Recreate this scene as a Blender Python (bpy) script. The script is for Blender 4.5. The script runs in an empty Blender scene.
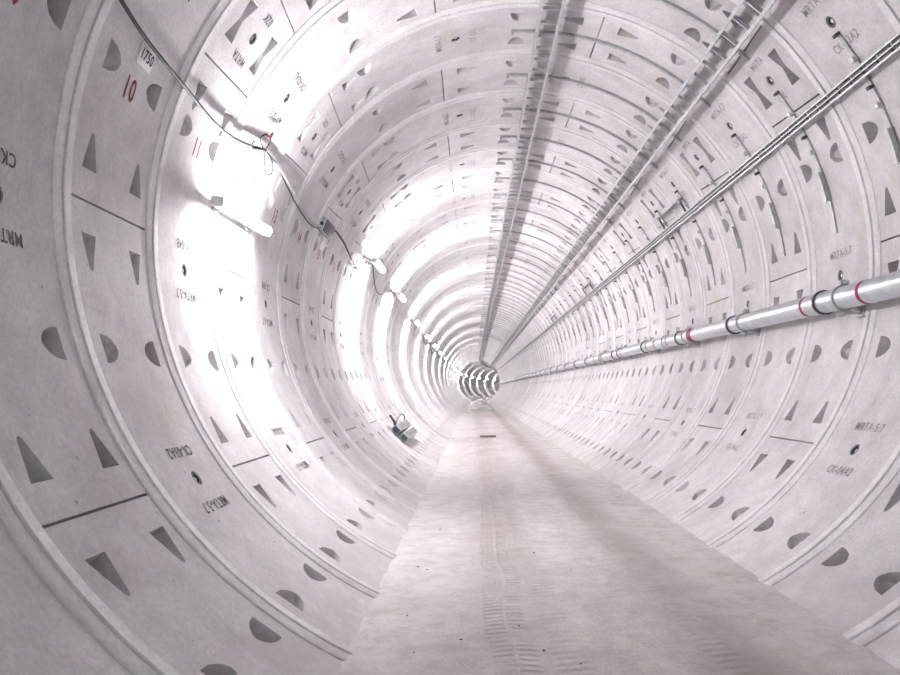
import bpy, bmesh, math, random
from mathutils import Matrix, Vector, geometry
random.seed(7)
C = bpy.context.scene.collection
R = 2.85            # inner radius of the lining
W = 1.2             # width of one ring
S0 = 4.1384         # distance from the camera to the joint in front of ring 0
FLOOR_Z = -2.5274
S1, RC = 90.0, 480.0    # the tunnel is straight up to S1, then turns right
S_END = 205.0
rad = math.radians

# ------------------------------------------------------------------ path
def frame(s):
    if s <= S1:
        return Vector((0, s, 0)), 0.0
    p = (s - S1) / RC
    return Vector((RC * (1 - math.cos(p)), S1 + RC * math.sin(p), 0)), p

def along(s, x, z):
    o, p = frame(s)
    return Vector((o.x + x * math.cos(p), o.y - x * math.sin(p), z))

def P(s, th, r):
    t = rad(th)
    return along(s, r * math.sin(t), r * math.cos(t))

def ring_matrix(s):
    o, p = frame(s)
    return Matrix.Translation(o) @ Matrix.Rotation(-p, 4, 'Z')

# ------------------------------------------------------------------ materials
def new_mat(name):
    m = bpy.data.materials.new(name); m.use_nodes = True
    nt = m.node_tree
    b = nt.nodes['Principled BSDF']
    return m, nt, b

def N(nt, kind, **kw):
    n = nt.nodes.new(kind)
    for k, v in kw.items():
        if k in n.inputs.keys(): n.inputs[k].default_value = v
        else: setattr(n, k, v)
    return n

def L(nt, a, b): nt.links.new(a, b)

def ramp(nt, fac, stops):
    r = nt.nodes.new('ShaderNodeValToRGB')
    e = r.color_ramp.elements
    while len(e) < len(stops): e.new(0.5)
    for i, (p, c) in enumerate(stops):
        e[i].position = p
        e[i].color = (c, c, c, 1) if isinstance(c, (int, float)) else (*c, 1)
    L(nt, fac, r.inputs['Fac'])
    return r.outputs['Color']

def noise(nt, vec, scale, detail=4, rough=0.55, dist=0.0):
    n = N(nt, 'ShaderNodeTexNoise', Scale=scale, Detail=detail, Roughness=rough, Distortion=dist)
    L(nt, vec, n.inputs['Vector'])
    return n.outputs['Fac']

def mix(nt, fac, a, b, mode='MIX'):
    m = nt.nodes.new('ShaderNodeMix'); m.data_type = 'RGBA'; m.blend_type = mode
    for sock, val in ((m.inputs[0], fac), (m.inputs[6], a), (m.inputs[7], b)):
        if hasattr(val, 'is_linked'): L(nt, val, sock)
        elif isinstance(val, tuple): sock.default_value = (*val, 1)
        else: sock.default_value = val
    return m.outputs[2]

def math_(nt, op, a, b=None, clamp=False):
    m = nt.nodes.new('ShaderNodeMath'); m.operation = op; m.use_clamp = clamp
    for i, v in enumerate((a, b)):
        if v is None: continue
        if hasattr(v, 'is_linked'): L(nt, v, m.inputs[i])
        else: m.inputs[i].default_value = v
    return m.outputs[0]

def world_pos(nt):
    g = nt.nodes.new('ShaderNodeNewGeometry')
    return g.outputs['Position']

def concrete_mat(name, base, dark, brown, pits=True):
    m, nt, b = new_mat(name)
    pos = world_pos(nt)
    big = noise(nt, pos, 0.9, 5, 0.6, 0.6)
    med = noise(nt, pos, 4.5, 6, 0.65, 0.3)
    fine = noise(nt, pos, 38, 4, 0.7)
    col = mix(nt, ramp(nt, big, [(0.40, 0), (0.66, 1)]), base, dark)
    br = noise(nt, pos, 1.15, 4, 0.6, 1.0)
    col = mix(nt, math_(nt, 'MULTIPLY', ramp(nt, br, [(0.55, 0), (0.72, 1)]), 0.55), col, brown)
    col = mix(nt, 0.48, col, ramp(nt, med, [(0.3, 0.62), (0.7, 1.0)]), 'MULTIPLY')
    col = mix(nt, 0.42, col, ramp(nt, fine, [(0.3, 0.55), (0.65, 1.0)]), 'MULTIPLY')
    if pits:
        v = N(nt, 'ShaderNodeTexVoronoi', Scale=9.0); v.inputs['Randomness'].default_value = 1.0
        L(nt, pos, v.inputs['Vector'])
        sep = nt.nodes.new('ShaderNodeSeparateColor'); L(nt, v.outputs['Color'], sep.inputs[0])
        size = math_(nt, 'MULTIPLY', math_(nt, 'POWER', sep.outputs[0], 4.5), 0.105)
        hit = math_(nt, 'LESS_THAN', v.outputs['Distance'], size)
        col = mix(nt, math_(nt, 'MULTIPLY', hit, 0.65), col, (0.12, 0.11, 0.10))
    # settled dust on the lowest part of the wall
    sx = nt.nodes.new('ShaderNodeSeparateXYZ'); L(nt, pos, sx.inputs[0])
    low = math_(nt, 'MULTIPLY', math_(nt, 'SUBTRACT', -2.20, sx.outputs['Z']), 3.2, True)
    low = math_(nt, 'MULTIPLY', low, ramp(nt, noise(nt, pos, 6, 4, 0.7), [(0.36, 0), (0.6, 0.8)]))
    col = mix(nt, low, col, (0.60, 0.55, 0.535))
    oi = nt.nodes.new('ShaderNodeObjectInfo')
    tone = ramp(nt, oi.outputs['Random'], [(0.0, 0.90), (1.0, 1.04)])
    col = mix(nt, 1.0, col, tone, 'MULTIPLY')
    L(nt, col, b.inputs['Base Color'])
    b.inputs['Roughness'].default_value = 0.78
    b.inputs['Specular IOR Level'].default_value = 0.35
    bp = N(nt, 'ShaderNodeBump', Strength=0.22, Distance=0.01)
    L(nt, math_(nt, 'ADD', med, math_(nt, 'MULTIPLY', fine, 0.5)), bp.inputs['Height'])
    L(nt, bp.outputs[0], b.inputs['Normal'])
    return m

def simple(name, col, rough=0.5, metal=0.0, vary=0.15, scale=20):
    m, nt, b = new_mat(name)
    pos = world_pos(nt)
    n = noise(nt, pos, scale, 3, 0.6)
    c = mix(nt, ramp(nt, n, [(0.35, 0), (0.65, 1)]), tuple(x * (1 - vary) for x in col), tuple(min(1, x * (1 + vary)) for x in col))
    L(nt, c, b.inputs['Base Color'])
    b.inputs['Roughness'].default_value = rough
    b.inputs['Metallic'].default_value = metal
    return m

M = {}
M['concrete'] = concrete_mat('segment_concrete', (0.88, 0.867, 0.877), (0.72, 0.702, 0.712), (0.70, 0.62, 0.54))
M['mortar'] = concrete_mat('joint_mortar', (0.97, 0.965, 0.97), (0.93, 0.925, 0.93), (0.86, 0.83, 0.79), False)
M['steel'] = simple('galvanised_steel', (0.60, 0.615, 0.63), 0.45, 0.85, 0.12, 14)
M['rung'] = simple('rung_steel', (0.66, 0.67, 0.69), 0.4, 0.35, 0.12, 14)
M['pipe'] = simple('galvanised_pipe', (0.60, 0.625, 0.66), 0.36, 0.75, 0.10, 9)
M['channel'] = simple('grey_channel_steel', (0.46, 0.47, 0.48), 0.42, 0.3, 0.15, 14)
M['dark_steel'] = simple('dark_steel', (0.10, 0.10, 0.11), 0.45, 0.6)
M['black'] = simple('black_rubber', (0.022, 0.021, 0.022), 0.5)
M['grey_cable'] = simple('grey_cable', (0.50, 0.51, 0.54), 0.4)
M['plate'] = simple('white_plate', (0.94, 0.94, 0.94), 0.5, 0, 0.02)
M['white'] = simple('white_plastic', (0.80, 0.80, 0.78), 0.5, 0, 0.04)
M['red'] = simple('red_paint', (0.26, 0.012, 0.045), 0.6, 0, 0.3, 30)
M['ink'] = simple('black_spray_paint', (0.14, 0.133, 0.138), 0.8, 0, 0.4, 60)
M['faded'] = simple('faded_spray_paint', (0.36, 0.345, 0.35), 0.85, 0, 0.3, 40)
M['print'] = simple('black_print', (0.02, 0.02, 0.02), 0.6)
M['box'] = simple('grey_box_metal', (0.46, 0.49, 0.52), 0.45, 0.3)
M['box_light'] = simple('light_grey_cover', (0.58, 0.62, 0.65), 0.45, 0.3)
M['box_dark'] = simple('dark_box_metal', (0.09, 0.095, 0.10), 0.5, 0.3)
M['wood'] = simple('stained_board', (0.30, 0.19, 0.18), 0.8)
M['stone'] = simple('loose_stone', (0.13, 0.12, 0.115), 0.9, 0, 0.3)
m, nt, b = new_mat('lamp_diffuser')
b.inputs['Base Color'].default_value = (0.9, 0.9, 0.9, 1)
b.inputs['Emission Color'].default_value = (0.97, 0.925, 0.955, 1)
b.inputs['Emission Strength'].default_value = 165.0
M['glow'] = m
m = m.copy(); m.name = 'lamp_diffuser_near'; M['glow_near'] = m
m.node_tree.nodes['Principled BSDF'].inputs['Emission Strength'].default_value = 140.0

def floor_mat():
    m, nt, b = new_mat('dusty_concrete_floor')
    pos = world_pos(nt)
    sep = nt.nodes.new('ShaderNodeSeparateXYZ'); L(nt, pos, sep.inputs[0])
    X, Y = sep.outputs['X'], sep.outputs['Y']
    mp = nt.nodes.new('ShaderNodeMapping'); mp.inputs['Scale'].default_value = (1.6, 0.55, 1)
    L(nt, pos, mp.inputs['Vector'])
    big = noise(nt, mp.outputs[0], 1.1, 6, 0.62, 0.7)
    med = noise(nt, pos, 7, 6, 0.7, 0.4)
    fine = noise(nt, pos, 70, 3, 0.7)
    col = mix(nt, ramp(nt, big, [(0.35, 0), (0.68, 1)]), (0.75, 0.715, 0.70), (0.61, 0.565, 0.54))
    col = mix(nt, 0.38, col, ramp(nt, med, [(0.36, 0.5), (0.62, 1.0)]), 'MULTIPLY')
    col = mix(nt, 0.42, col, ramp(nt, fine, [(0.36, 0.5), (0.6, 1.0)]), 'MULTIPLY')
    edge = math_(nt, 'MULTIPLY', math_(nt, 'SUBTRACT', math_(nt, 'ABSOLUTE', X), 0.72), 2.2, True)
    col = mix(nt, math_(nt, 'MULTIPLY', edge, ramp(nt, noise(nt, pos, 3.5, 4, 0.7), [(0.35, 0.05), (0.6, 0.5)])), col, (0.74, 0.715, 0.715))
    warp = math_(nt, 'MULTIPLY', math_(nt, 'SUBTRACT', noise(nt, pos, 0.5, 2), 0.5), 0.30)
    Xw = math_(nt, 'ADD', X, warp)
    def band(c, h, soft):
        d = math_(nt, 'ABSOLUTE', math_(nt, 'SUBTRACT', Xw, c))
        return math_(nt, 'SUBTRACT', 1.0, math_(nt, 'DIVIDE', math_(nt, 'SUBTRACT', d, h), soft), True)
    # worn brown wheel paths
    w1 = band(-0.36, 0.10, 0.22); w2 = band(0.66, 0.06, 0.22)
    dirt = math_(nt, 'ADD', math_(nt, 'MULTIPLY', w1, 0.45), math_(nt, 'MULTIPLY', w2, 0.72), True)
    dirt = math_(nt, 'MULTIPLY', dirt, ramp(nt, noise(nt, pos, 2.2, 4), [(0.3, 0.35), (0.65, 1.0)]))
    col = mix(nt, dirt, col, (0.37, 0.325, 0.30))
    # tyre tread prints
    absx = math_(nt, 'ABSOLUTE', math_(nt, 'SUBTRACT', Xw, -0.385))
    ph = math_(nt, 'ADD', math_(nt, 'MULTIPLY', Y, 6.2832 / 0.075), math_(nt, 'MULTIPLY', absx, 22.0))
    wave = math_(nt, 'ADD', math_(nt, 'MULTIPLY', math_(nt, 'SINE', ph), 0.5), 0.5)
    ph2 = math_(nt, 'ADD', math_(nt, 'MULTIPLY', Y, 6.2832 / 0.085), math_(nt, 'MULTIPLY', X, -14.0))
    wave2 = math_(nt, 'ADD', math_(nt, 'MULTIPLY', math_(nt, 'SINE', ph2), 0.5), 0.5)
    bands = math_(nt, 'MAXIMUM', band(-0.455, 0.045, 0.02), band(-0.325, 0.035, 0.02))
    brk = ramp(nt, noise(nt, pos, 3.1, 3), [(0.38, 0.1), (0.55, 1.0)])
    b2 = math_(nt, 'MAXIMUM', band(-0.13, 0.06, 0.03), band(0.60, 0.06, 0.03))
    tread = math_(nt, 'ADD', math_(nt, 'MULTIPLY', bands, wave), math_(nt, 'MULTIPLY', b2, math_(nt, 'MULTIPLY', wave2, 0.7)))
    tread = math_(nt, 'MULTIPLY', tread, brk)
    col = mix(nt, math_(nt, 'MULTIPLY', tread, 0.30), col, (0.30, 0.26, 0.24))
    v = N(nt, 'ShaderNodeTexVoronoi', Scale=7.0); L(nt, pos, v.inputs['Vector'])
    sc = nt.nodes.new('ShaderNodeSeparateColor'); L(nt, v.outputs['Color'], sc.inputs[0])
    hit = math_(nt, 'LESS_THAN', v.outputs['Distance'], math_(nt, 'MULTIPLY', math_(nt, 'POWER', sc.outputs[1], 7.0), 0.075))
    col = mix(nt, math_(nt, 'MULTIPLY', hit, 0.6), col, (0.14, 0.12, 0.11))
    L(nt, col, b.inputs['Base Color'])
    b.inputs['Roughness'].default_value = 0.9
    b.inputs['Specular IOR Level'].default_value = 0.2
    h = math_(nt, 'ADD', math_(nt, 'MULTIPLY', med, 0.9), math_(nt, 'ADD', math_(nt, 'MULTIPLY', fine, 0.35), math_(nt, 'MULTIPLY', tread, -0.8)))
    bp = N(nt, 'ShaderNodeBump', Strength=0.7, Distance=0.02)
    L(nt, h, bp.inputs['Height']); L(nt, bp.outputs[0], b.inputs['Normal'])
    return m
M['floor'] = floor_mat()

# ------------------------------------------------------------------ object helpers
def link(name, mesh, parent=None, matrix=None):
    o = bpy.data.objects.new(name, mesh)
    C.objects.link(o)
    if parent is not None: o.parent = parent
    if matrix is not None: o.matrix_local = matrix
    return o

def empty(name, loc=(0, 0, 0)):
    o = bpy.data.objects.new(name, None); C.objects.link(o); o.location = loc
    o.empty_display_size = 0.1
    return o

def tag(o, label, cat, group=None):
    o['label'] = label; o['category'] = cat
    if group: o['group'] = group
    return o

def finish(bm, name, mats, smooth=35):
    bmesh.ops.recalc_face_normals(bm, faces=bm.faces[:])
    me = bpy.data.meshes.new(name); bm.to_mesh(me); bm.free()
    for mm in (mats if isinstance(mats, (list, tuple)) else [mats]): me.materials.append(mm)
    if smooth:
        for p in me.polygons: p.use_smooth = True
        me.set_sharp_from_angle(angle=rad(smooth))
    return me

def loft(bm, rings, closed=True, caps=True, mat=0):
    """rings: list of lists of points, each the same length"""
    vs = [[bm.verts.new(p) for p in r] for r in rings]
    n = len(vs[0])
    for a, b in zip(vs, vs[1:]):
        for i in range(n if closed else n - 1):
            j = (i + 1) % n
            f = bm.faces.new((a[i], a[j], b[j], b[i])); f.material_index = mat
    if caps and closed:
        for r in (vs[0], vs[-1]):
            f = bm.faces.new(r); f.material_index = mat
    return vs

def steps(a, b, d):
    n = max(1, int(math.ceil((b - a) / d)))
    return [a + (b - a) * i / n for i in range(n + 1)]

def tube_pts(bm, pts, r, n=10):
    """round tube along world points"""
    rings = []
    up = Vector((0.3, 0.2, 1)).normalized()
    for i, p in enumerate(pts):
        d = (pts[min(i + 1, len(pts) - 1)] - pts[max(i - 1, 0)]).normalized()
        a = d.cross(up).normalized(); c = a.cross(d).normalized()
        rings.append([p + a * (r * math.cos(2 * math.pi * k / n)) + c * (r * math.sin(2 * math.pi * k / n)) for k in range(n)])
    loft(bm, rings)

def smooth_path(pts, k=6):
    out = []
    q = [pts[0]] + list(pts) + [pts[-1]]
    for i in range(1, len(q) - 2):
        p0, p1, p2, p3 = q[i - 1], q[i], q[i + 1], q[i + 2]
        for j in range(k):
            t = j / k
            out.append(0.5 * ((2 * p1) + (p2 - p0) * t + (2 * p0 - 5 * p1 + 4 * p2 - p3) * t * t + (3 * p1 - p0 - 3 * p2 + p3) * t ** 3))
    out.append(pts[-1])
    return out

def basis(s, th, r):
    """local frame on the wall: x = tangent (increasing angle), y = along the tunnel, z = towards the axis"""
    o, p = frame(s); t = rad(th)
    tx = Vector((math.cos(t) * math.cos(p), -math.cos(t) * math.sin(p), -math.sin(t)))
    ty = Vector((math.sin(p), math.cos(p), 0))
    tz = -Vector((math.sin(t) * math.cos(p), -math.sin(t) * math.sin(p), math.cos(t)))
    m = Matrix.Identity(4)
    for i, v in enumerate((tx, ty, tz)):
        for j in range(3): m[j][i] = v[j]
    m.translation = P(s, th, r)
    return m

def bx(bm, cx, cy, cz, dx, dy, dz, bev=0.0, mat=0):
    r = bmesh.ops.create_cube(bm, size=1.0, matrix=Matrix.Translation((cx, cy, cz)) @ Matrix.Diagonal((dx, dy, dz, 1)))
    fs = {f for v in r['verts'] for f in v.link_faces}
    for f in fs: f.material_index = mat
    if bev:
        es = list({e for v in r['verts'] for e in v.link_edges})
        bmesh.ops.bevel(bm, geom=es, offset=bev, segments=2, affect='EDGES', profile=0.5)

def cyl(bm, p0, p1, r, n=14, r2=None):
    p0, p1 = Vector(p0), Vector(p1)
    d = (p1 - p0).normalized()
    a = d.cross(Vector((0.31, 0.93, 0.17)) if abs(d.y) < 0.9 else Vector((1, 0, 0.1))).normalized(); c = a.cross(d)
    loft(bm, [[q + a * (rr * math.cos(2 * math.pi * k / n)) + c * (rr * math.sin(2 * math.pi * k / n)) for k in range(n)]
              for q, rr in ((p0, r), (p1, r2 if r2 is not None else r))])

# ------------------------------------------------------------------ precast lining segments
DEG = R * math.pi / 180.0
EVEN = [('K', -61, -46), ('C', -46, 18), ('A', 18, 90), ('A', 90, 162), ('A', 162, 234), ('B', -126, -61)]
ODD = [(n, -b, -a) for n, a, b in EVEN]
VM = W / 2 - 0.004

def tri_pocket(u, v, sgn, ln=0.225):
    """bolt pocket at a segment joint: wide square end at u, rounded tip sgn*ln further on"""
    pts = [(u, v - 0.088, 0.19), (u, v + 0.088, 0.19)]
    for a in (-1.0, -0.55, 0, 0.55, 1.0):
        w = 0.026
        t = ln - w + w * math.cos(a * math.pi / 2)
        pts.append((u + sgn * t, v - w * a if False else v + w * math.sin(-a * math.pi / 2), 0.018))
    pts[2:7] = [(u + sgn * (ln - 0.03 + 0.03 * math.cos(a)), v + 0.026 * math.sin(a), 0.028) for a in (1.57, 0.8, 0, -0.8, -1.57)]
    return pts

def bow_pocket(u0, u1, v):
    um = (u0 + u1) / 2
    w, n = 0.082, 0.03
    return [(u0, v - w, 0.18), (u0, v + w, 0.18), (um, v + n, 0.035), (u1, v + w, 0.18), (u1, v - w, 0.18), (um, v - n, 0.035)]

def d_pocket(u, sgn):
    """pocket at a ring joint: straight deep side next to the joint, rounded shallow side away from it"""
    v0 = sgn * (W / 2 - 0.226); ln = 0.185; h = 0.092
    out = []
    for i in range(9):
        a = math.pi * i / 8
        c, s_ = math.cos(a), math.sin(a)
        out.append((u + h * math.copysign(abs(c) ** 1.2, c), v0 - sgn * ln * s_ ** 0.9, 0.19 - 0.155 * s_))
    return out

def round_hole(u, v, r, d):
    return [(u + r * math.cos(2 * math.pi * i / 16), v + r * math.sin(2 * math.pi * i / 16), d) for i in range(16)]

def inside(p, poly):
    x, y = p; c = False
    n = len(poly)
    for i in range(n):
        x1, y1 = poly[i][:2]; x2, y2 = poly[(i + 1) % n][:2]
        if (y1 > y) != (y2 > y) and x < (x2 - x1) * (y - y1) / (y2 - y1) + x1: c = not c
    return c

def holes_of(seg):
    kind, a, b = seg
    hs = []
    if kind == 'K':
        for v in (-0.30, 0.32): hs.append(bow_pocket((a + 3.9) * DEG, (b - 3.9) * DEG, v))
    else:
        for v in (-0.30, 0.32):
            lo = 0.19 if abs(a + 46) < 1 or abs(b - 46) < 1 else 0.225
            hs.append(tri_pocket((a + 3.9) * DEG, v, 1, lo if abs(a + 46) < 1 else 0.225))
            hs.append(tri_pocket((b - 3.9) * DEG, v, -1, lo if abs(b - 46) < 1 else 0.225))
    ds = []
    for k in range(-10, 11):
        th = 36 * k
        if a + 2.5 < th < b - 2.5:
            for sg in (-1, 1):
                tw = th - 0.9 if abs(th) in (144, 216) else th
                hs.append(d_pocket(tw * DEG, sg)); ds.append((tw, sg))
    hs.append(round_hole((a + b) / 2 * DEG, 0.02, 0.052, 0.05))
    return hs, ds

def seg_geometry(bm, seg):
    kind, a, b = seg
    hs, _ = holes_of(seg)
    tap = {-61: (-0.6, 0.6), -46: (0.5, -0.5), 61: (0.6, -0.6), 46: (-0.5, 0.5)}
    ta = tap.get(a, (0, 0)); tb = tap.get(b, (0, 0))
    g = 0.0075
    def ua(v): f = (v + VM) / (2 * VM); return (a + ta[0] * (1 - f) + ta[1] * f) * DEG + g
    def ub(v): f = (v + VM) / (2 * VM); return (b + tb[0] * (1 - f) + tb[1] * f) * DEG - g
    nu = max(4, int(round((b - a) / 2.4))); vl = [-VM, -0.45, -0.15, 0.15, 0.45, VM]
    verts, edges = [], []
    loop = []
    for i in range(nu + 1): loop.append((ua(-VM) + (ub(-VM) - ua(-VM)) * i / nu, -VM))
    for v in vl[1:-1]: loop.append((ub(v), v))
    for i in range(nu, -1, -1): loop.append((ua(VM) + (ub(VM) - ua(VM)) * i / nu, VM))
    for v in reversed(vl[1:-1]): loop.append((ua(v), v))
    verts += loop
    n = len(loop)
    edges += [(i, (i + 1) % n) for i in range(n)]
    hidx = []
    for h in hs:
        st = len(verts)
        verts += [(q[0], q[1]) for q in h]
        edges += [(st + i, st + (i + 1) % len(h)) for i in range(len(h))]
        hidx.append(list(range(st, st + len(h))))
    for i in range(1, nu):
        for v in vl[1:-1]:
            p = (ua(v) + (ub(v) - ua(v)) * i / nu, v)
            if not any(inside(p, h) or min((p[0] - q[0]) ** 2 + (p[1] - q[1]) ** 2 for q in h) < 0.0006 for h in hs):
                verts.append(p)
    ov, oe, of, oid, _, _ = geometry.delaunay_2d_cdt([Vector(v) for v in verts], edges, [], 0, 1e-6, True)
    back = {}
    for i, ids in enumerate(oid):
        for j in ids: back[j] = i
    def cyl3(u, v, d): t = u / R; return ((R + d) * math.sin(t), v, (R + d) * math.cos(t))
    bv = [bm.verts.new(cyl3(p.x, p.y, 0)) for p in ov]
    for f in of:
        c = sum((ov[i] for i in f), Vector((0, 0))) / len(f)
        if any(inside(c, h) for h in hs): continue
        bm.faces.new([bv[i] for i in f])
    # pockets
    for h, ids in zip(hs, hidx):
        cu = sum(q[0] for q in h) / len(h); cv = sum(q[1] for q in h) / len(h)
        low = [bm.verts.new(cyl3(cu + (q[0] - cu) * 0.94, cv + (q[1] - cv) * 0.92, q[2])) for q in h]
        k = len(h)
        for i in range(k):
            j = (i + 1) % k
            bm.faces.new((bv[back[ids[i]]], bv[back[ids[j]]], low[j], low[i]))
        bmesh.ops.triangulate(bm, faces=[bm.faces.new(low)])
    # thickness
    out = [bm.verts.new(cyl3(p[0], p[1], 0.25)) for p in loop]
    for i in range(n):
        j = (i + 1) % n
        bm.faces.new((bv[back[i]], bv[back[j]], out[j], out[i]))
    q = len(vl) - 2
    for i in range(nu):
        if True:
            t0, t1 = out[i], out[i + 1]
            s1, s0 = out[nu + 1 + q + (nu - (i + 1))], out[nu + 1 + q + (nu - i)]
            bm.faces.new((t0, t1, s1, s0))

def band_geometry(bm, mat=0, seg=150):
    # two mortar ridges with a dark groove between, at the far edge of the ring
    prof = [(-0.103, 0.004), (-0.100, -0.004), (-0.092, -0.010), (-0.045, -0.008), (-0.018, -0.015), (-0.012, -0.010), (-0.010, 0.035),
            (0.010, 0.035), (0.012, -0.010), (0.018, -0.015), (0.045, -0.008), (0.092, -0.010), (0.100, -0.004), (0.103, 0.004)]
    rg = random.Random(3)
    jit = [[rg.uniform(-0.003, 0.003) for _ in prof] for _ in range(seg)]
    vs = []
    for k in range(seg):
        t = 2 * math.pi * k / seg
        vs.append([bm.verts.new(((R + d) * math.sin(t), W / 2 + v + jit[k][i], (R + d) * math.cos(t))) for i, (v, d) in enumerate(prof)])
    for k in range(seg):
        A, B = vs[k], vs[(k + 1) % seg]
        for i in range(len(prof) - 1):
            f = bm.faces.new((A[i], A[i + 1], B[i + 1], B[i])); f.material_index = mat

SEG_MESH = {}
def seg_mesh(seg):
    if seg not in SEG_MESH:
        bm = bmesh.new(); seg_geometry(bm, seg)
        SEG_MESH[seg] = finish(bm, 'lining_segment', M['concrete'], 28)
    return SEG_MESH[seg]
bm = bmesh.new(); band_geometry(bm); BAND = finish(bm, 'joint_band', M['mortar'], 40)
FAR = {}
for nm, segs in (('even', EVEN), ('odd', ODD)):
    bm = bmesh.new()
    for sg in segs: seg_geometry(bm, sg)
    band_geometry(bm, 1, 120)
    FAR[nm] = finish(bm, 'tunnel_ring', [M['concrete'], M['mortar']], 28)

# grout plug: dark sleeve with a pale centre, sitting in its hole; local z towards the axis
bm = bmesh.new()
for r0, r1, z0, z1 in ((0.050, 0.026, -0.030, -0.030),):
    a = [bm.verts.new((r0 * math.cos(k * math.pi / 8), r0 * math.sin(k * math.pi / 8), -0.048)) for k in range(16)]
    b_ = [bm.verts.new((0.046 * math.cos(k * math.pi / 8), 0.046 * math.sin(k * math.pi / 8), -0.004)) for k in range(16)]
    c_ = [bm.verts.new((0.030 * math.cos(k * math.pi / 8), 0.030 * math.sin(k * math.pi / 8), -0.004)) for k in range(16)]
    d_ = [bm.verts.new((0.028 * math.cos(k * math.pi / 8), 0.028 * math.sin(k * math.pi / 8), -0.045)) for k in range(16)]
    for p, q in ((a, b_), (b_, c_), (c_, d_)):
        for i in range(16): bm.faces.new((p[i], p[(i + 1) % 16], q[(i + 1) % 16], q[i]))
PLUG = finish(bm, 'grout_plug', M['dark_steel'])
bm = bmesh.new(); cyl(bm, (0, 0, -0.049), (0, 0, -0.012), 0.019); PLUG_CORE = finish(bm, 'plug_core', M['steel'])
# bolt head: washer, nut and shank end; local z along the bolt
bm = bmesh.new(); cyl(bm, (0, 0, 0), (0, 0, 0.006), 0.030, 16); cyl(bm, (0, 0, 0.006), (0, 0, 0.026), 0.021, 6); cyl(bm, (0, 0, 0.026), (0, 0, 0.045), 0.011, 10)
BOLT = finish(bm, 'bolt', M['steel'])

TEXTS = {}
def text_mesh(txt, height, mat, xs=1.0, flip=1, thick=0.0):
    key = (txt, height, mat, xs, flip)
    if key not in TEXTS:
        cu = bpy.data.curves.new('lettering', 'FONT')
        cu.body = txt; cu.size = 1.0; cu.align_x = 'CENTER'; cu.align_y = 'CENTER'
        cu.resolution_u = 3; cu.offset = 0.016; cu.space_character = 1.12
        ob = bpy.data.objects.new('lettering', cu); C.objects.link(ob)
        bpy.context.view_layer.update()
        dg = bpy.context.evaluated_depsgraph_get()
        me = bpy.data.meshes.new_from_object(ob.evaluated_get(dg))
        bpy.data.objects.remove(ob); bpy.data.curves.remove(cu)
        k = height / 0.70
        for v in me.vertices: v.co = Vector((v.co.x * k * xs, v.co.y * k, 0))
        me.materials.clear(); me.materials.append(M[mat])
        TEXTS[key] = me
    return TEXTS[key]

def on_ring(parent, mesh, name, th, v, off, down=True):
    """lettering flat on the ring surface; down=True reads as on the lining's moulds, else upright seen from the left wall"""
    t = rad(th)
    tx = Vector((math.cos(t), 0, -math.sin(t))); ty = Vector((0, 1, 0)); tz = Vector((-math.sin(t), 0, -math.cos(t)))
    ex, ey = (-ty, -tx) if down else (ty, tx)
    m = Matrix.Identity(4)
    for i, w_ in enumerate((ex, ey, tz)):
        for j in range(3): m[j][i] = w_[j]
    m.translation = Vector(((R - off) * math.sin(t), v, (R - off) * math.cos(t)))
    return link(name, mesh, parent, m)

CODES = {'A': ['CK-02A2', 'CK-03A2', 'CK-04A2'], 'B': 'CK-04B', 'C': 'CK-03C', 'K': '02K'}
NEAR = 26
K0 = -8
k = K0
while True:
    s = S0 + (k - 0.5) * W
    if s > S_END: break
    mat = ring_matrix(s)
    segs = EVEN if k % 2 == 0 else ODD
    if k > NEAR or k < -2:
        o = link('tunnel_ring', FAR['even' if k % 2 == 0 else 'odd'], None, mat)
        o['kind'] = 'structure'
        k += 1; continue
    ring = empty('tunnel_ring'); ring.matrix_world = mat; ring['kind'] = 'structure'
    ai = 0
    for sg in segs:
        kind, a, b = sg
        so = link('lining_segment', seg_mesh(sg), ring)
        c = (a + b) / 2
        t = rad(c)
        if -140 < c < 140:
            m4 = Matrix.Identity(4)
            for i, w_ in enumerate((Vector((math.cos(t), 0, -math.sin(t))), Vector((0, 1, 0)), Vector((-math.sin(t), 0, -math.cos(t))))):
                for j in range(3): m4[j][i] = w_[j]
            m4.translation = Vector((R * math.sin(t), 0.02, R * math.cos(t)))
            link('grout_plug', PLUG, so, m4)
            link('plug_core', PLUG_CORE, so, m4)
            if k <= 14:
                code = CODES[kind]
                if kind == 'A': code = code[ai % 3 if k % 2 else (0, 2, 1)[ai % 3]]; ai += 1
                ink = 'ink' if c < -50 else 'faded'
                on_ring(so, text_mesh('MRTA' if kind == 'K' else 'MRTA-5.7', 0.072, ink, 0.86), 'stencil_lettering', c - 4.0, 0.0, 0.0035)
                on_ring(so, text_mesh(code, 0.072, ink, 0.86), 'stencil_lettering', c + 4.0, 0.02, 0.0035)
        if k <= 6:
            for th, sgn in holes_of(sg)[1]:
                if not -150 < th < 150: continue
                tt = rad(th); rr = R + 0.085
                d = Vector((0, -sgn, 0)) + Vector((-math.sin(tt), 0, -math.cos(tt))) * 0.35
                q = d.to_track_quat('Z', 'Y').to_matrix().to_4x4() @ Matrix.Scale(0.62, 4)
                q.translation = Vector((rr * math.sin(tt), sgn * (W / 2 - 0.235), rr * math.cos(tt)))
                link('bolt', BOLT, so, q)
    link('joint_band', BAND, ring)
    if -1 <= k <= 9:
        num = 9 + k
        on_ring(ring, text_mesh(str(num), 0.145, 'red', 0.72), 'red_number', -73.8, -0.02, 0.0035, False)
    k += 1

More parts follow.
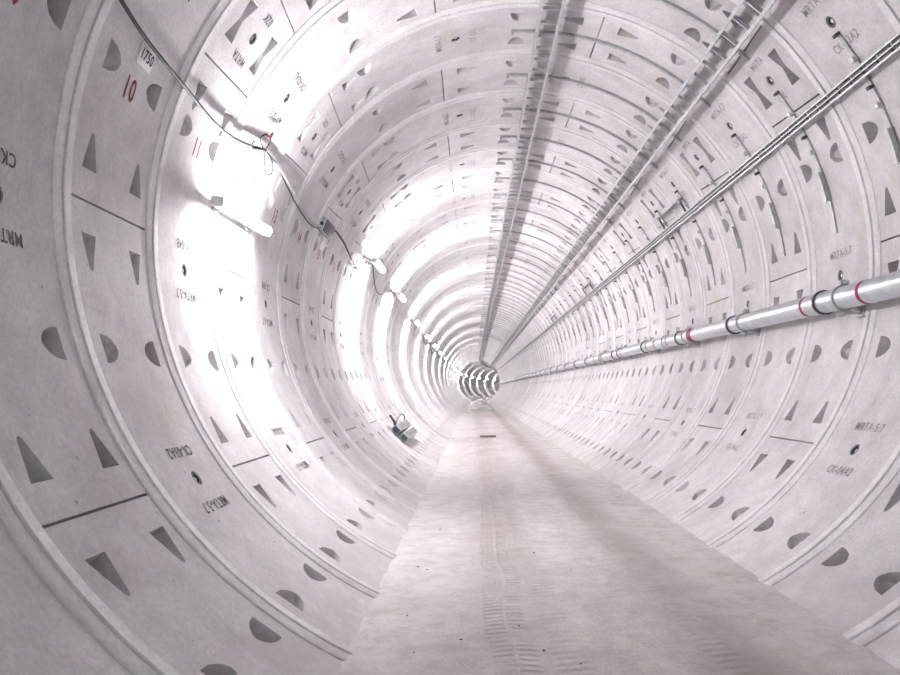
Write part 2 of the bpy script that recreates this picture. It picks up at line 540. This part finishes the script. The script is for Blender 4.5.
# ------------------------------------------------------------------ floor
FW = math.sqrt(R * R - FLOOR_Z ** 2)
def floor_strip(name, s_a, s_b, ds, zoff, mat):
    bm = bmesh.new()
    xs = [-1.0 + 2.0 * i / 24 for i in range(25)]
    rows = []
    rg = random.Random(5)
    for s in steps(s_a, s_b, ds):
        row = []
        for x in xs:
            e = max(0.0, abs(x) - 0.86) / 0.14
            z = FLOOR_Z + 0.018 * x * FW + zoff + 0.006 * e * e + rg.uniform(-1, 1) * 0.0022 * (0.5 + 1.5 * e)
            hw = math.sqrt(R * R - min(0, z) ** 2) + 0.02
            row.append(along(s, x * hw, z))
        rows.append(row)
    vs = [[bm.verts.new(p) for p in r] for r in rows]
    for a, b in zip(vs, vs[1:]):
        for i in range(len(xs) - 1): bm.faces.new((a[i], a[i + 1], b[i + 1], b[i]))
    o = link(name, finish(bm, name, mat, 60)); o['kind'] = 'structure'
    return o
floor_strip('floor', -4.8, 50.0, 0.13, 0.0, M['floor'])
fm = simple('damp_floor', (0.34, 0.33, 0.335), 0.25, 0.0, 0.2, 2)
floor_strip('floor_beyond', 50.0, S_END, 2.0, -0.16, fm)

# ------------------------------------------------------------------ cable trays
def sweep(bm, s_a, s_b, th, corners, ds_near=2.0):
    """extrude a small section along the tunnel: corners = (tangential offset, radius)"""
    ss = steps(s_a, s_b, ds_near)
    loft(bm, [[P(s, th + math.degrees(x / r), r) for x, r in corners] for s in ss])

TRAY_W = 0.212
def rung_bm(bm, s, th):
    m = basis(s, th, 2.69)
    n0 = len(bm.verts)
    bx(bm, 0, 0, 0, TRAY_W, 0.05, 0.016)
    bx(bm, 0, -0.017, 0.013, TRAY_W, 0.008, 0.022)
    bm.verts.ensure_lookup_table()
    bmesh.ops.transform(bm, matrix=m, verts=bm.verts[n0:])

def cable_tray(th, label, s_start):
    root = empty('cable_tray', P(s_start, th, 2.71))
    inv = Matrix.Translation(-root.location)
    for sg in (-1, 1):
        bm = bmesh.new()
        x = sg * TRAY_W / 2
        sweep(bm, s_start, S_END - 40, th, [(x - 0.008, 2.625), (x + 0.008, 2.625), (x + 0.008, 2.758), (x - 0.008, 2.758)])
        sweep(bm, s_start, S_END - 40, th, [(x - 0.015 - sg * 0.006, 2.619), (x + 0.015 - sg * 0.006, 2.619), (x + 0.015 - sg * 0.006, 2.627), (x - 0.015 - sg * 0.006, 2.627)])
        bmesh.ops.transform(bm, matrix=inv, verts=bm.verts[:])
        link('side_rail', finish(bm, 'side_rail', M['steel'], 30), root)
    s = s_start + 0.15; n = 0
    proto = bmesh.new(); bx(proto, 0, 0, 0, TRAY_W, 0.05, 0.016); bx(proto, 0, -0.017, 0.013, TRAY_W, 0.008, 0.022)
    RM = finish(proto, 'rung', M['rung'], 30)
    rest = bmesh.new()
    while s < 120:
        if n < 95:
            link('rung', RM, root, inv @ basis(s, th, 2.69))
        else:
            rung_bm(rest, s, th)
        n += 1; s += 0.30
    bmesh.ops.transform(rest, matrix=inv, verts=rest.verts[:])
    o = link('rung', finish(rest, 'rungs_far', M['rung'], 30), root); o['kind'] = 'stuff'
    return tag(root, label, 'cable tray', 'ladder cable trays')
TH_C, TH_R, TH_T, TH_P = 6.30, 42.8, 63.6, 99.4
cable_tray(TH_C, 'galvanised ladder cable tray along the tunnel crown, the steeper of the two wide trays', 5.6)
cable_tray(TH_R, 'galvanised ladder cable tray running between the crown tray and the narrow slotted rail', 4.6)

# narrow slotted rail on the right
root = empty('slotted_rail', P(3.6, TH_T, 2.77))
inv = Matrix.Translation(-root.location)
for x, h in ((-0.040, 0.007), (0.0, 0.005), (0.040, 0.007)):
    bm = bmesh.new()
    sweep(bm, 3.6, S_END - 40, TH_T, [(x - h, 2.752), (x + h, 2.752), (x + h, 2.790), (x - h, 2.790)])
    bmesh.ops.transform(bm, matrix=inv, verts=bm.verts[:])
    link('bar', finish(bm, 'bar', M['steel'], 30), root)
pr = bmesh.new(); bx(pr, 0, 0, 0, 0.078, 0.165, 0.010); CR = finish(pr, 'cross_plate', M['dark_steel'], 30)
rest = bmesh.new(); s = 3.75; n = 0
while s < 100:
    if n < 95: link('cross_plate', CR, root, inv @ basis(s, TH_T, 2.778))
    else:
        n0 = len(rest.verts); bx(rest, 0, 0, 0, 0.085, 0.11, 0.010); rest.verts.ensure_lookup_table()
        bmesh.ops.transform(rest, matrix=inv @ basis(s, TH_T, 2.778), verts=rest.verts[n0:])
    s += 0.20; n += 1
o = link('cross_plate', finish(rest, 'cross_plates_far', M['dark_steel'], 30), root); o['kind'] = 'stuff'
tag(root, 'narrow slotted steel rail running along the right side above the grey pipe', 'rail')

# ------------------------------------------------------------------ curved channels on the wall
def arc_bar(bm, a, b, v0, v1, r0, r1, step=1.5):
    loft(bm, [[((r) * math.sin(rad(t)), v, (r) * math.cos(rad(t))) for v, r in ((v0, r0), (v1, r0), (v1, r1), (v0, r1))] for t in steps(a, b, step)])

ORD = ['', 'first', 'second', 'third', 'fourth', 'fifth', 'sixth', 'seventh', 'eighth', 'ninth', 'tenth', 'eleventh', 'twelfth', 'thirteenth',
       'fourteenth', 'fifteenth', 'sixteenth', 'seventeenth', 'eighteenth', 'nineteenth', 'twentieth']
bm = bmesh.new(); arc_bar(bm, -1.2, 47.9, -0.021, 0.021, 2.822, 2.852); CH_A = finish(bm, 'channel', M['channel'], 30)
bm = bmesh.new(); arc_bar(bm, -1.3, -0.8, -0.022, 0.022, 2.795, 2.852, 0.5); CH_END = finish(bm, 'end_stop', M['channel'], 30)
bm = bmesh.new(); bx(bm, 0, 0, 0, 0.022, 0.04, 0.062, 0.003); HANG = finish(bm, 'tray_clamp', M['channel'], 30)
bm = bmesh.new(); arc_bar(bm, 56.2, 85.5, -0.018, 0.018, 2.832, 2.852); CH_B = finish(bm, 'channel', M['channel'], 30)
bm = bmesh.new(); arc_bar(bm, 73.4, 79.2, -0.028, 0.028, 2.795, 2.835); SLV = finish(bm, 'sleeve', M['channel'], 30)
bm = bmesh.new(); bx(bm, 0, 0, 0, 0.045, 0.05, 0.05, 0.006); CLIP = finish(bm, 'clip', M['steel'], 30)
bm = bmesh.new(); bx(bm, 0, 0, 0, 0.03, 0.04, 0.05, 0.004); CLIPD = finish(bm, 'clip', M['dark_steel'], 30)

def rel(th, r, v=0.0):
    t = rad(th)
    m = Matrix.Identity(4)
    for i, w_ in enumerate((Vector((math.cos(t), 0, -math.sin(t))), Vector((0, 1, 0)), Vector((-math.sin(t), 0, -math.cos(t))))):
        for j in range(3): m[j][i] = w_[j]
    m.translation = Vector((r * math.sin(t), v, r * math.cos(t)))
    return m

LAST = 46
for k in range(1, LAST):
    mat = ring_matrix(S0 + (k - 0.48) * W)
    a = empty('tray_support'); a.matrix_world = mat
    link('channel', CH_A, a)
    i = k - 2
    if k <= 22:
        link('end_stop', CH_END, a)
        for th in (TH_C, TH_R):
            for x in (-1, 1): link('tray_clamp', HANG, a, rel(th + x * math.degrees(TRAY_W / 2 / 2.78), 2.7905))
    if k == 1: lab = 'curved grey channel carrying the two wide trays on the ring with 1750'
    elif i <= 20: lab = 'curved grey channel carrying the two wide trays, %s beyond the ring with 1750' % ORD[i]
    else: lab = 'small far curved channel carrying the two wide trays, beyond the twentieth from the camera'
    tag(a, lab, 'channel', 'curved channels under the wide cable trays')
    b = empty('wall_channel'); b.matrix_world = mat
    link('channel', CH_B, b)
    if k <= 22:
        link('sleeve', SLV, b)
        for th, mm in ((56.2, CLIPD), (61.0, CLIP), (66.2, CLIPD), (69.4, CLIP)):
            link('clip', mm, b, rel(th, 2.822))
    if k == 1: lab = 'upright grey channel behind the slotted rail on the ring with the 1750 plate'
    elif i <= 20: lab = 'upright grey channel behind the slotted rail, %s beyond the ring with 1750' % ORD[i]
    else: lab = 'small far upright channel behind the slotted rail, beyond the twentieth from the camera'
    tag(b, lab, 'channel', 'upright channels behind the slotted rail')

# U-shaped frames standing above the slotted rail
for i, t0 in enumerate((5.52, 12.52, 19.52)):
    s_a, s_b = S0 + t0 * W, S0 + (t0 + 1.0) * W
    u = empty('bracket_frame', P((s_a + s_b) / 2, 61, 2.77))
    inv = Matrix.Translation(-u.location)
    bm = bmesh.new(); sweep(bm, s_a, s_b, 58.9, [(-0.016, 2.765), (0.016, 2.765), (0.016, 2.80), (-0.016, 2.80)])
    bmesh.ops.transform(bm, matrix=inv, verts=bm.verts[:]); link('cross_bar', finish(bm, 'cross_bar', M['dark_steel'], 30), u)
    for s in (s_a + 0.01, s_b - 0.01):
        bm = bmesh.new()
        loft(bm, [[P(s + dv, th, r) for dv, r in ((-0.012, 2.775), (0.012, 2.775), (0.012, 2.798), (-0.012, 2.798))] for th in steps(58.7, 63.0, 1.5)])
        bmesh.ops.transform(bm, matrix=inv, verts=bm.verts[:]); link('leg', finish(bm, 'leg', M['dark_steel'], 30), u)
        bm = bmesh.new(); bx(bm, 0, 0, 0, 0.05, 0.05, 0.05, 0.005)
        bmesh.ops.transform(bm, matrix=inv @ basis(s, 58.7, 2.785), verts=bm.verts[:]); link('corner_block', finish(bm, 'corner_block', M['channel'], 30), u)
        bm = bmesh.new(); cyl(bm, P(s, 58.7, 2.78), P(s, 58.7, 2.852), 0.012); bmesh.ops.transform(bm, matrix=inv, verts=bm.verts[:])
        link('anchor', finish(bm, 'anchor', M['dark_steel']), u)
    tag(u, ['nearest dark U-shaped frame standing above the slotted rail', 'second dark U-shaped frame along the slotted rail, farther down the tunnel',
            'third and smallest dark U-shaped frame along the slotted rail'][i], 'bracket', 'frames above the slotted rail')

# ------------------------------------------------------------------ pipe with straps and clamps
PR, PRAD = 2.668, 0.098
root = empty('pipe', P(2.5, TH_P, PR)); inv = Matrix.Translation(-root.location)
def hoop_bm(s_a, s_b, r_in, r_out, n=24):
    bm = bmesh.new()
    def ring(s, r):
        o = basis(s, TH_P, PR)
        return [inv0 @ (o @ Vector((r * math.cos(2 * math.pi * i / n), 0, r * math.sin(2 * math.pi * i / n)))) for i in range(n)]
    loops = [[bm.verts.new(p) for p in ring(s, r)] for s, r in ((s_a, r_in), (s_a, r_out), (s_b, r_out), (s_b, r_in))]
    for A, B in zip(loops, loops[1:] + loops[:1]):
        for i in range(n): bm.faces.new((A[i], A[(i + 1) % n], B[(i + 1) % n], B[i]))
    return bm
inv0 = inv
bm = bmesh.new()
loft(bm, [[inv @ (basis(s, TH_P, PR) @ Vector((PRAD * math.cos(2 * math.pi * i / 28), 0, PRAD * math.sin(2 * math.pi * i / 28)))) for i in range(28)] for s in steps(2.5, S_END - 30, 2.0)])
link('pipe_run', finish(bm, 'pipe_run', M['pipe'], 40), root)
for s, w_ in ((6.26, 0.05), (7.34, 0.045), (11.14, 0.22), (12.46, 0.05), (13.3, 0.05), (17.3, 0.2), (23.6, 0.25), (19.9, 0.06)):
    link('red_band', finish(hoop_bm(s - w_ / 2, s + w_ / 2, PRAD - 0.002, PRAD + 0.002), 'red_band', M['red'], 40), root)
for s in (18.9, 25.1, 31.3, 12.74):
    link('coupling', finish(hoop_bm(s - 0.05, s + 0.05, PRAD - 0.002, PRAD + 0.018), 'coupling', M['pipe'], 40), root)
tag(root, 'long galvanised grey pipe with dark red bands along the right wall', 'pipe')

for i in range(22):
    s = 6.69 + 2.4 * i
    c = empty('pipe_clamp', P(s, TH_P, R)); inv0 = Matrix.Translation(-c.location)
    link('clamp_ring', finish(hoop_bm(s - 0.022, s + 0.022, PRAD + 0.001, PRAD + 0.012), 'clamp_ring', M['channel'], 40), c)
    B = inv0 @ basis(s, TH_P, PR)
    for sg, nm in ((1, 'lower_lug'), (-1, 'upper_lug')):
        bm = bmesh.new()
        bx(bm, sg * (PRAD + 0.03), -0.02, 0.0, 0.06, 0.012, 0.05, 0.003); bx(bm, sg * (PRAD + 0.03), 0.02, 0.0, 0.06, 0.012, 0.05, 0.003)
        bmesh.ops.transform(bm, matrix=B, verts=bm.verts[:]); l_ = link(nm, finish(bm, nm, M['channel'], 30), c)
        bm = bmesh.new(); cyl(bm, (sg * (PRAD + 0.038), -0.075, 0.004), (sg * (PRAD + 0.038), 0.075, 0.004), 0.011)
        cyl(bm, (sg * (PRAD + 0.038), -0.05, 0.004), (sg * (PRAD + 0.038), -0.028, 0.004), 0.020, 6); cyl(bm, (sg * (PRAD + 0.038), 0.028, 0.004), (sg * (PRAD + 0.038), 0.05, 0.004), 0.020, 6)
        bmesh.ops.transform(bm, matrix=B, verts=bm.verts[:]); link('lug_bolt', finish(bm, 'lug_bolt', M['steel']), l_)
    bm = bmesh.new(); bx(bm, PRAD * 0.75, 0, -0.127, 0.05, 0.05, 0.105, 0.004)
    bx(bm, PRAD * 0.75, 0, -(R - PR) + 0.012, 0.13, 0.10, 0.012, 0.003)
    bmesh.ops.transform(bm, matrix=B, verts=bm.verts[:]); link('foot', finish(bm, 'foot', M['channel'], 30), c)
    lab = ('bolted clamp holding the grey pipe to the right wall, %s from the camera' % ORD[i + 1]) if i < 20 else 'tiny far bolted clamp on the grey pipe, beyond the twentieth'
    tag(c, lab, 'clamp', 'clamps along the grey pipe')
    s2 = s + 0.35
    d = empty('pipe_strap', P(s2, TH_P, R)); inv0 = Matrix.Translation(-d.location)
    link('strap_ring', finish(hoop_bm(s2 - 0.014, s2 + 0.014, PRAD + 0.001, PRAD + 0.016), 'strap_ring', M['dark_steel'], 40), d)
    bm = bmesh.new(); B = inv0 @ basis(s2, TH_P, PR)
    bx(bm, -PRAD * 0.6, 0, -(R - PR) / 2 - 0.03, 0.02, 0.02, R - PR - 0.05, 0.0)
    bmesh.ops.transform(bm, matrix=B, verts=bm.verts[:]); link('stem', finish(bm, 'stem', M['dark_steel'], 30), d)
    lab = ('thin black ring strap round the grey pipe, %s from the camera' % ORD[i + 1]) if i < 20 else 'tiny far black ring strap on the grey pipe, beyond the twentieth'
    tag(d, lab, 'strap', 'black straps round the grey pipe')

# ------------------------------------------------------------------ lamps on the left wall
def lamp_meshes(Ln, off):
    bm = bmesh.new(); bx(bm, 0, 0, off + 0.035, 0.085, Ln, 0.05, 0.008); body = finish(bm, 'housing', M['white'], 30)
    bm = bmesh.new()
    prof = [(-0.042, 0.062), (-0.046, 0.090), (-0.034, 0.120), (0.0, 0.134), (0.034, 0.120), (0.046, 0.090), (0.042, 0.062)]
    loft(bm, [[(x, y, off + z) for x, z in prof] for y in (-Ln / 2 + 0.03, Ln / 2 - 0.03)]); dif = finish(bm, 'diffuser', M['glow' if Ln < 1.3 else 'glow_near'], 30)
    bm = bmesh.new(); bx(bm, 0, 0, off + 0.078, 0.094, 0.034, 0.094, 0.012); cap = finish(bm, 'end_cap', M['white'], 30)
    bm = bmesh.new(); bx(bm, 0, 0, 0.004, 0.10, 0.06, 0.022, 0.003); bx(bm, 0, 0, off / 2, 0.03, 0.02, off + 0.02); foot = finish(bm, 'mounting_foot', M['channel'], 30)
    return body, dif, cap, foot, Ln
BIG, SMALL = lamp_meshes(1.34, 0.045), lamp_meshes(1.15, 0.18)
lamps = [(6.90, -80.2, 1.3), (14.15, -62.6, 0), (18.8, -63.3, 0), (24.7, -66, 0), (30.3, -67.2, 0), (36.1, -67.8, 0)]
s = 43.0
while s < 100: lamps.append((s, -68.0, 0)); s += 8.0
s = 104.0
while s < 196: lamps.append((s, -68.0, 0)); s += 13.0
for i, (s, th, tilt) in enumerate(lamps):
    root = empty('tube_lamp')
    root.matrix_world = basis(s, th, R - 0.012 - (0.035 if i == 0 else 0)) @ Matrix.Rotation(rad(-tilt), 4, 'Z') @ Matrix.Rotation(rad(2.0 if i == 0 else 0), 4, 'X')
    BODY, DIFF, CAP, FOOT, LN = BIG if i == 0 else SMALL
    link('housing', BODY, root); link('diffuser', DIFF, root)
    for sg in (-1, 1):
        link('end_cap', CAP, root, Matrix.Translation((0, sg * (LN / 2 - 0.015), 0)))
        link('mounting_foot', FOOT, root, Matrix.Translation((0, sg * LN * 0.3, 0)))
    if i == 0: lab = 'large glowing tube lamp nearest the camera, on the left wall'
    elif i < 14: lab = 'glowing tube lamp on the left wall, %s from the camera' % ORD[i + 1]
    else: lab = 'tiny glowing tube lamp far down the tunnel, beyond the fourteenth'
    tag(root, lab, 'lamp', 'tube lamps along the left wall')

# ------------------------------------------------------------------ cables
def cable(name, pts, r, mat, label, cat='cable', parent=None):
    w3 = [P(S0 + t * W, th, rr) for t, th, rr in pts]
    o0 = w3[0].copy()
    bm = bmesh.new(); tube_pts(bm, smooth_path([p - o0 for p in w3]), r)
    o = link(name, finish(bm, name, mat, 60))
    o.location = o0
    if parent is not None:
        o.parent = parent; o.location = o0 - parent.location
    else: tag(o, label, cat)
    return o
ck = cable('power_cable', [(-1.2, -60, 2.84), (-0.4, -64.3, 2.82), (0.08, -66.3, 2.80), (0.32, -67.15, 2.80), (0.55, -67.6, 2.80), (0.92, -68.0, 2.80), (1.53, -68.65, 2.80), (2.03, -67.6, 2.80), (2.55, -64.95, 2.81), (2.62, -64.7, 2.835)],
      0.013, M['black'], 'thick black cable sagging from the top left edge past the 1750 plate')
for pts in ([(2.50, -65.1, 2.80), (2.35, -64.2, 2.79), (2.42, -62.6, 2.79), (2.55, -62.8, 2.79), (2.56, -64.6, 2.80)],
            [(2.55, -64.9, 2.80), (2.40, -66.0, 2.79), (2.28, -66.8, 2.79), (2.24, -65.9, 2.79), (2.30, -65.4, 2.80)],
            [(2.56, -65.0, 2.80), (2.62, -66.8, 2.79), (2.74, -68.4, 2.78), (2.86, -67.4, 2.78), (2.78, -65.6, 2.79), (2.62, -64.9, 2.80)]):
    cable('cable_loop', pts, 0.008, M['black'], '', parent=ck)
cable('drop_wire', [(2.57, -65.2, 2.82), (2.62, -67.0, 2.82), (2.66, -69.5, 2.83), (2.68, -72.9, 2.835)], 0.006, M['dark_steel'], 'thin wire hanging straight down from the knotted black cable', 'wire')
cable('power_cable', [(2.66, -64.8, 2.82), (2.85, -65.2, 2.80), (3.16, -65.6, 2.79), (3.6, -66.6, 2.78), (4.0, -67.6, 2.78), (4.45, -68.2, 2.79), (4.9, -67.9, 2.81), (5.03, -67.2, 2.80)], 0.013, M['grey_cable'],
      'cable with its highlight coloured pale grey, from the knotted black cable to the small grey box')  # pale grey puts the highlight into the colour of this stretch of cable
cable('power_cable', [(2.70, -64.6, 2.83), (2.95, -64.9, 2.82), (3.3, -66.2, 2.81), (3.8, -68.0, 2.80), (4.3, -69.0, 2.80), (4.75, -69.0, 2.82), (5.02, -68.0, 2.81)], 0.008, M['black'],
      'thin black cable hanging just below the cable with the pale grey highlight')
cable('power_cable', [(5.60, -65.4, 2.80), (5.75, -64.9, 2.80), (6.1, -65.2, 2.79), (6.5, -65.8, 2.79), (7.1, -67.2, 2.80), (7.6, -68.0, 2.81), (8.1, -67.4, 2.82), (8.25, -63.6, 2.80)], 0.014, M['black'],
      'black cable sagging from the small grey box to the second lamp')
for i in range(1, 9):
    s_a, th_a = lamps[i][0] + 0.56, lamps[i][1]
    s_b, th_b = lamps[i + 1][0] - 0.56, lamps[i + 1][1]
    pts = []
    for j in range(9):
        f = j / 8
        pts.append(((s_a + (s_b - s_a) * f - S0) / W, th_a + (th_b - th_a) * f - (6.5 if i % 2 else 4.0) * math.sin(math.pi * f) ** (0.8 if i == 2 else 1.2), 2.79 - 0.01 * math.sin(math.pi * f)))
    cable('lamp_cable', pts, 0.011, M['grey_cable'] if i in (2, 3) else M['black'], 'cable sagging between the %s and %s lamps from the camera' % (ORD[i + 1], ORD[i + 2]))
# cable hook above the knot
bm = bmesh.new(); m4 = basis(S0 + 2.55 * W, -62.2, R)
cyl(bm, (0, 0, -0.01), (0, 0, 0.05), 0.012); bx(bm, 0.02, 0, 0.045, 0.06, 0.03, 0.02, 0.004)
o = link('cable_hook', finish(bm, 'cable_hook', M['red'], 30)); o.matrix_world = m4
tag(o, 'small red hook on the wall just above the knotted cable', 'hook')

# grey box built in place of an unidentified dark wall patch, and white tag
root = empty('patch_box'); root.matrix_world = basis(S0 + 5.32 * W, -66.4, R)
bm = bmesh.new(); bx(bm, 0, 0, 0.035, 0.20, 0.62, 0.07, 0.012); link('box_body', finish(bm, 'box_body', M['box'], 30), root)
bm = bmesh.new(); bx(bm, 0, 0, 0.074, 0.17, 0.56, 0.012, 0.004); link('lid', finish(bm, 'lid', M['box_dark'], 30), root)
for y in (-0.33, 0.33):
    bm = bmesh.new(); cyl(bm, (0, y - 0.03, 0.04), (0, y + 0.03, 0.04), 0.022); link('cable_gland', finish(bm, 'cable_gland', M['black']), root)
tag(root, 'small grey box in place of the dark patch where the sagging cables meet, upper left wall', 'junction box')
bm = bmesh.new(); bx(bm, 0, 0, 0.012, 0.20, 0.24, 0.02, 0.003)
o = link('wall_tag', finish(bm, 'wall_tag', M['white'], 30)); o.matrix_world = basis(S0 + 5.47 * W, -70.4, R)
tag(o, 'blank white tag on the wall just below the small grey box', 'tag')

# distance plate 1750
root = empty('distance_plate'); root.matrix_world = basis(S0 + 0.535 * W, -68.75, R - 0.006)
bm = bmesh.new(); bx(bm, 0, 0, 0, 0.142, 0.195, 0.008, 0.002); link('plate', finish(bm, 'plate', M['plate'], 30), root)
lm = Matrix.Identity(4)
for j in range(3):
    lm[j][0] = (0, 1, 0)[j]; lm[j][1] = (1, 0, 0)[j]; lm[j][2] = (0, 0, 1)[j]
# a mirrored basis would flip the figures: swap through the mesh instead
tm = text_mesh('1750', 0.070, 'print', 0.80).copy()
for v in tm.vertices: v.co = Vector((v.co.y, v.co.x, 0.0058))
link('figures', tm, root)
tag(root, 'white plate with 1750 in black figures beside the black cable', 'sign')

# ------------------------------------------------------------------ ribbed boxes on the lower left wall
BX_L = 2.1
def ribbed_box(s, th, label):
    root = empty('equipment_box'); root.matrix_world = basis(s, th, R)
    bm = bmesh.new(); bx(bm, 0, 0, 0.085, 0.165, BX_L, 0.12, 0.010); link('case', finish(bm, 'case', M['box'], 30), root)
    bm = bmesh.new(); bx(bm, 0, 0, 0.149, 0.15, BX_L - 0.04, 0.010, 0.003)
    link('ribbed_cover', finish(bm, 'ribbed_cover', M['box_light'], 30), root)
    for i in range(7):
        bm = bmesh.new(); bx(bm, 0, -BX_L / 2 + 0.2 + i * (BX_L - 0.4) / 6, 0.165, 0.12, 0.05, 0.03, 0.003)
        link('rib', finish(bm, 'rib', M['channel'], 30), root)
    bm = bmesh.new(); bx(bm, 0, -BX_L / 2 - 0.004, 0.085, 0.125, 0.012, 0.085, 0.003); link('end_panel', finish(bm, 'end_panel', M['box_dark'], 30), root)
    for y in (-0.6, 0.6):
        bm = bmesh.new(); bx(bm, 0, y, 0.013, 0.12, 0.05, 0.035, 0.003); link('foot', finish(bm, 'foot', M['dark_steel'], 30), root)
    return tag(root, label, 'box', 'ribbed boxes on the lower left wall')
ribbed_box(15.4, -132.7, 'upper of the two ribbed grey boxes low on the left wall')
ribbed_box(15.35, -137.1, 'lower of the two ribbed grey boxes low on the left wall')
q = lambda s: (s - S0) / W
cable('box_cable', [(q(14.28), -131.2, 2.72), (q(14.28), -130.0, 2.69), (q(14.3), -128.5, 2.68), (q(14.36), -127.0, 2.68)], 0.022, M['black'], 'short black cable standing up from the upper ribbed box')
cable('box_cable', [(q(14.6), -130.8, 2.73), (q(14.8), -129.7, 2.69), (q(15.6), -128.5, 2.68), (q(16.4), -128.1, 2.68), (q(16.65), -129.6, 2.70), (q(16.6), -131.0, 2.78)], 0.016, M['dark_steel'], 'thin dark cable curving round behind the upper ribbed box')

# ------------------------------------------------------------------ things on the floor
bm = bmesh.new(); bx(bm, 0, 0, 0.0, 0.46, 0.30, 0.045, 0.006)
o = link('board', finish(bm, 'board', M['wood'], 30)); o.location = (-0.19, 22.3, FLOOR_Z + 0.024); tag(o, 'flat reddish board lying on the floor far down the tunnel', 'board')
def stone_mesh(seed):
    rg = random.Random(seed); bm = bmesh.new(); bmesh.ops.create_icosphere(bm, subdivisions=2, radius=1.0)
    for v in bm.verts: v.co *= 1 + rg.uniform(-0.22, 0.22); v.co.z *= 0.62
    return finish(bm, 'stone', M['stone'], 50)
SM = [stone_mesh(i) for i in range(4)]
f_, yaw = 766.779, 0
spots = [(519, 626), (571, 571), (581, 664), (427, 570), (544, 651), (407, 616), (418, 567), (387, 579), (679, 631), (820, 624), (735, 580), (745, 590), (749, 603), (461, 640), (414, 653),
         (691, 555), (774, 616), (655, 590), (534, 553), (389, 566), (440, 530), (600, 545), (372, 622), (377, 605), (383, 600), (700, 660)]
SPOTS = spots

# ------------------------------------------------------------------ camera (fitted to the ring joints of the photograph)
F, YAW, PIT, ROL, CX, CY = 766.778833, -0.029134959, 0.0686497871, 0.0199986655, -0.577050581, 1.16302084
cy_, sy_ = math.cos(YAW), math.sin(YAW); cp_, sp_ = math.cos(PIT), math.sin(PIT); cr_, sr_ = math.cos(ROL), math.sin(ROL)
Ry = Matrix(((cy_, 0, sy_), (0, 1, 0), (-sy_, 0, cy_))); Rx = Matrix(((1, 0, 0), (0, cp_, -sp_), (0, sp_, cp_))); Rz = Matrix(((cr_, -sr_, 0), (sr_, cr_, 0), (0, 0, 1)))
Mc = Ry @ Rx @ Rz
conv = lambda v: Vector((v[0], v[2], -v[1]))
ex, ey, ez = conv(Mc.col[0]), -conv(Mc.col[1]), -conv(Mc.col[2])
cam = bpy.data.cameras.new('camera'); co = bpy.data.objects.new('camera', cam); C.objects.link(co)
m4 = Matrix.Identity(4)
for i, w_ in enumerate((ex, ey, ez)):
    for j in range(3): m4[j][i] = w_[j]
m4.translation = Vector((CX, 0, -CY))
co.matrix_world = m4
cam.sensor_fit = 'HORIZONTAL'; cam.sensor_width = 36.0; cam.lens = F / 900 * 36.0
cam.clip_start = 0.05; cam.clip_end = 500
bpy.context.scene.camera = co

for i, (px, py) in enumerate(SPOTS):
    d = ex * ((px - 450) / F) - ey * ((py - 337.5) / F) - ez
    q = m4.translation + d * ((FLOOR_Z - m4.translation.z) / d.z)
    if abs(q.x) > 1.2: continue
    o = link('stone', SM[i % 4]); r = random.uniform(0.005, 0.010)
    o.scale = (r, r * random.uniform(0.7, 1.3), r); o.rotation_euler = (0, 0, random.uniform(0, 6)); o.location = (q.x, q.y, FLOOR_Z + r * 0.45)
    tag(o, 'small dark stone lying loose on the dusty tunnel floor', 'stone', 'loose stones on the floor')

# ------------------------------------------------------------------ world and render look
w = bpy.data.worlds.new('world'); bpy.context.scene.world = w; w.use_nodes = True
w.node_tree.nodes['Background'].inputs[0].default_value = (0.80, 0.86, 1.0, 1)
w.node_tree.nodes['Background'].inputs[1].default_value = 0.5
sc = bpy.context.scene
sc.view_settings.view_transform = 'Standard'; sc.view_settings.look = 'None'
sc.view_settings.gamma = 1.0; sc.view_settings.use_curve_mapping = False
sc.view_settings.exposure = 1.10
try:
    sc.cycles.max_bounces = 14; sc.cycles.diffuse_bounces = 12; sc.cycles.glossy_bounces = 3
    sc.cycles.caustics_reflective = False; sc.cycles.caustics_refractive = False
    sc.cycles.sample_clamp_indirect = 6.0
except Exception: pass
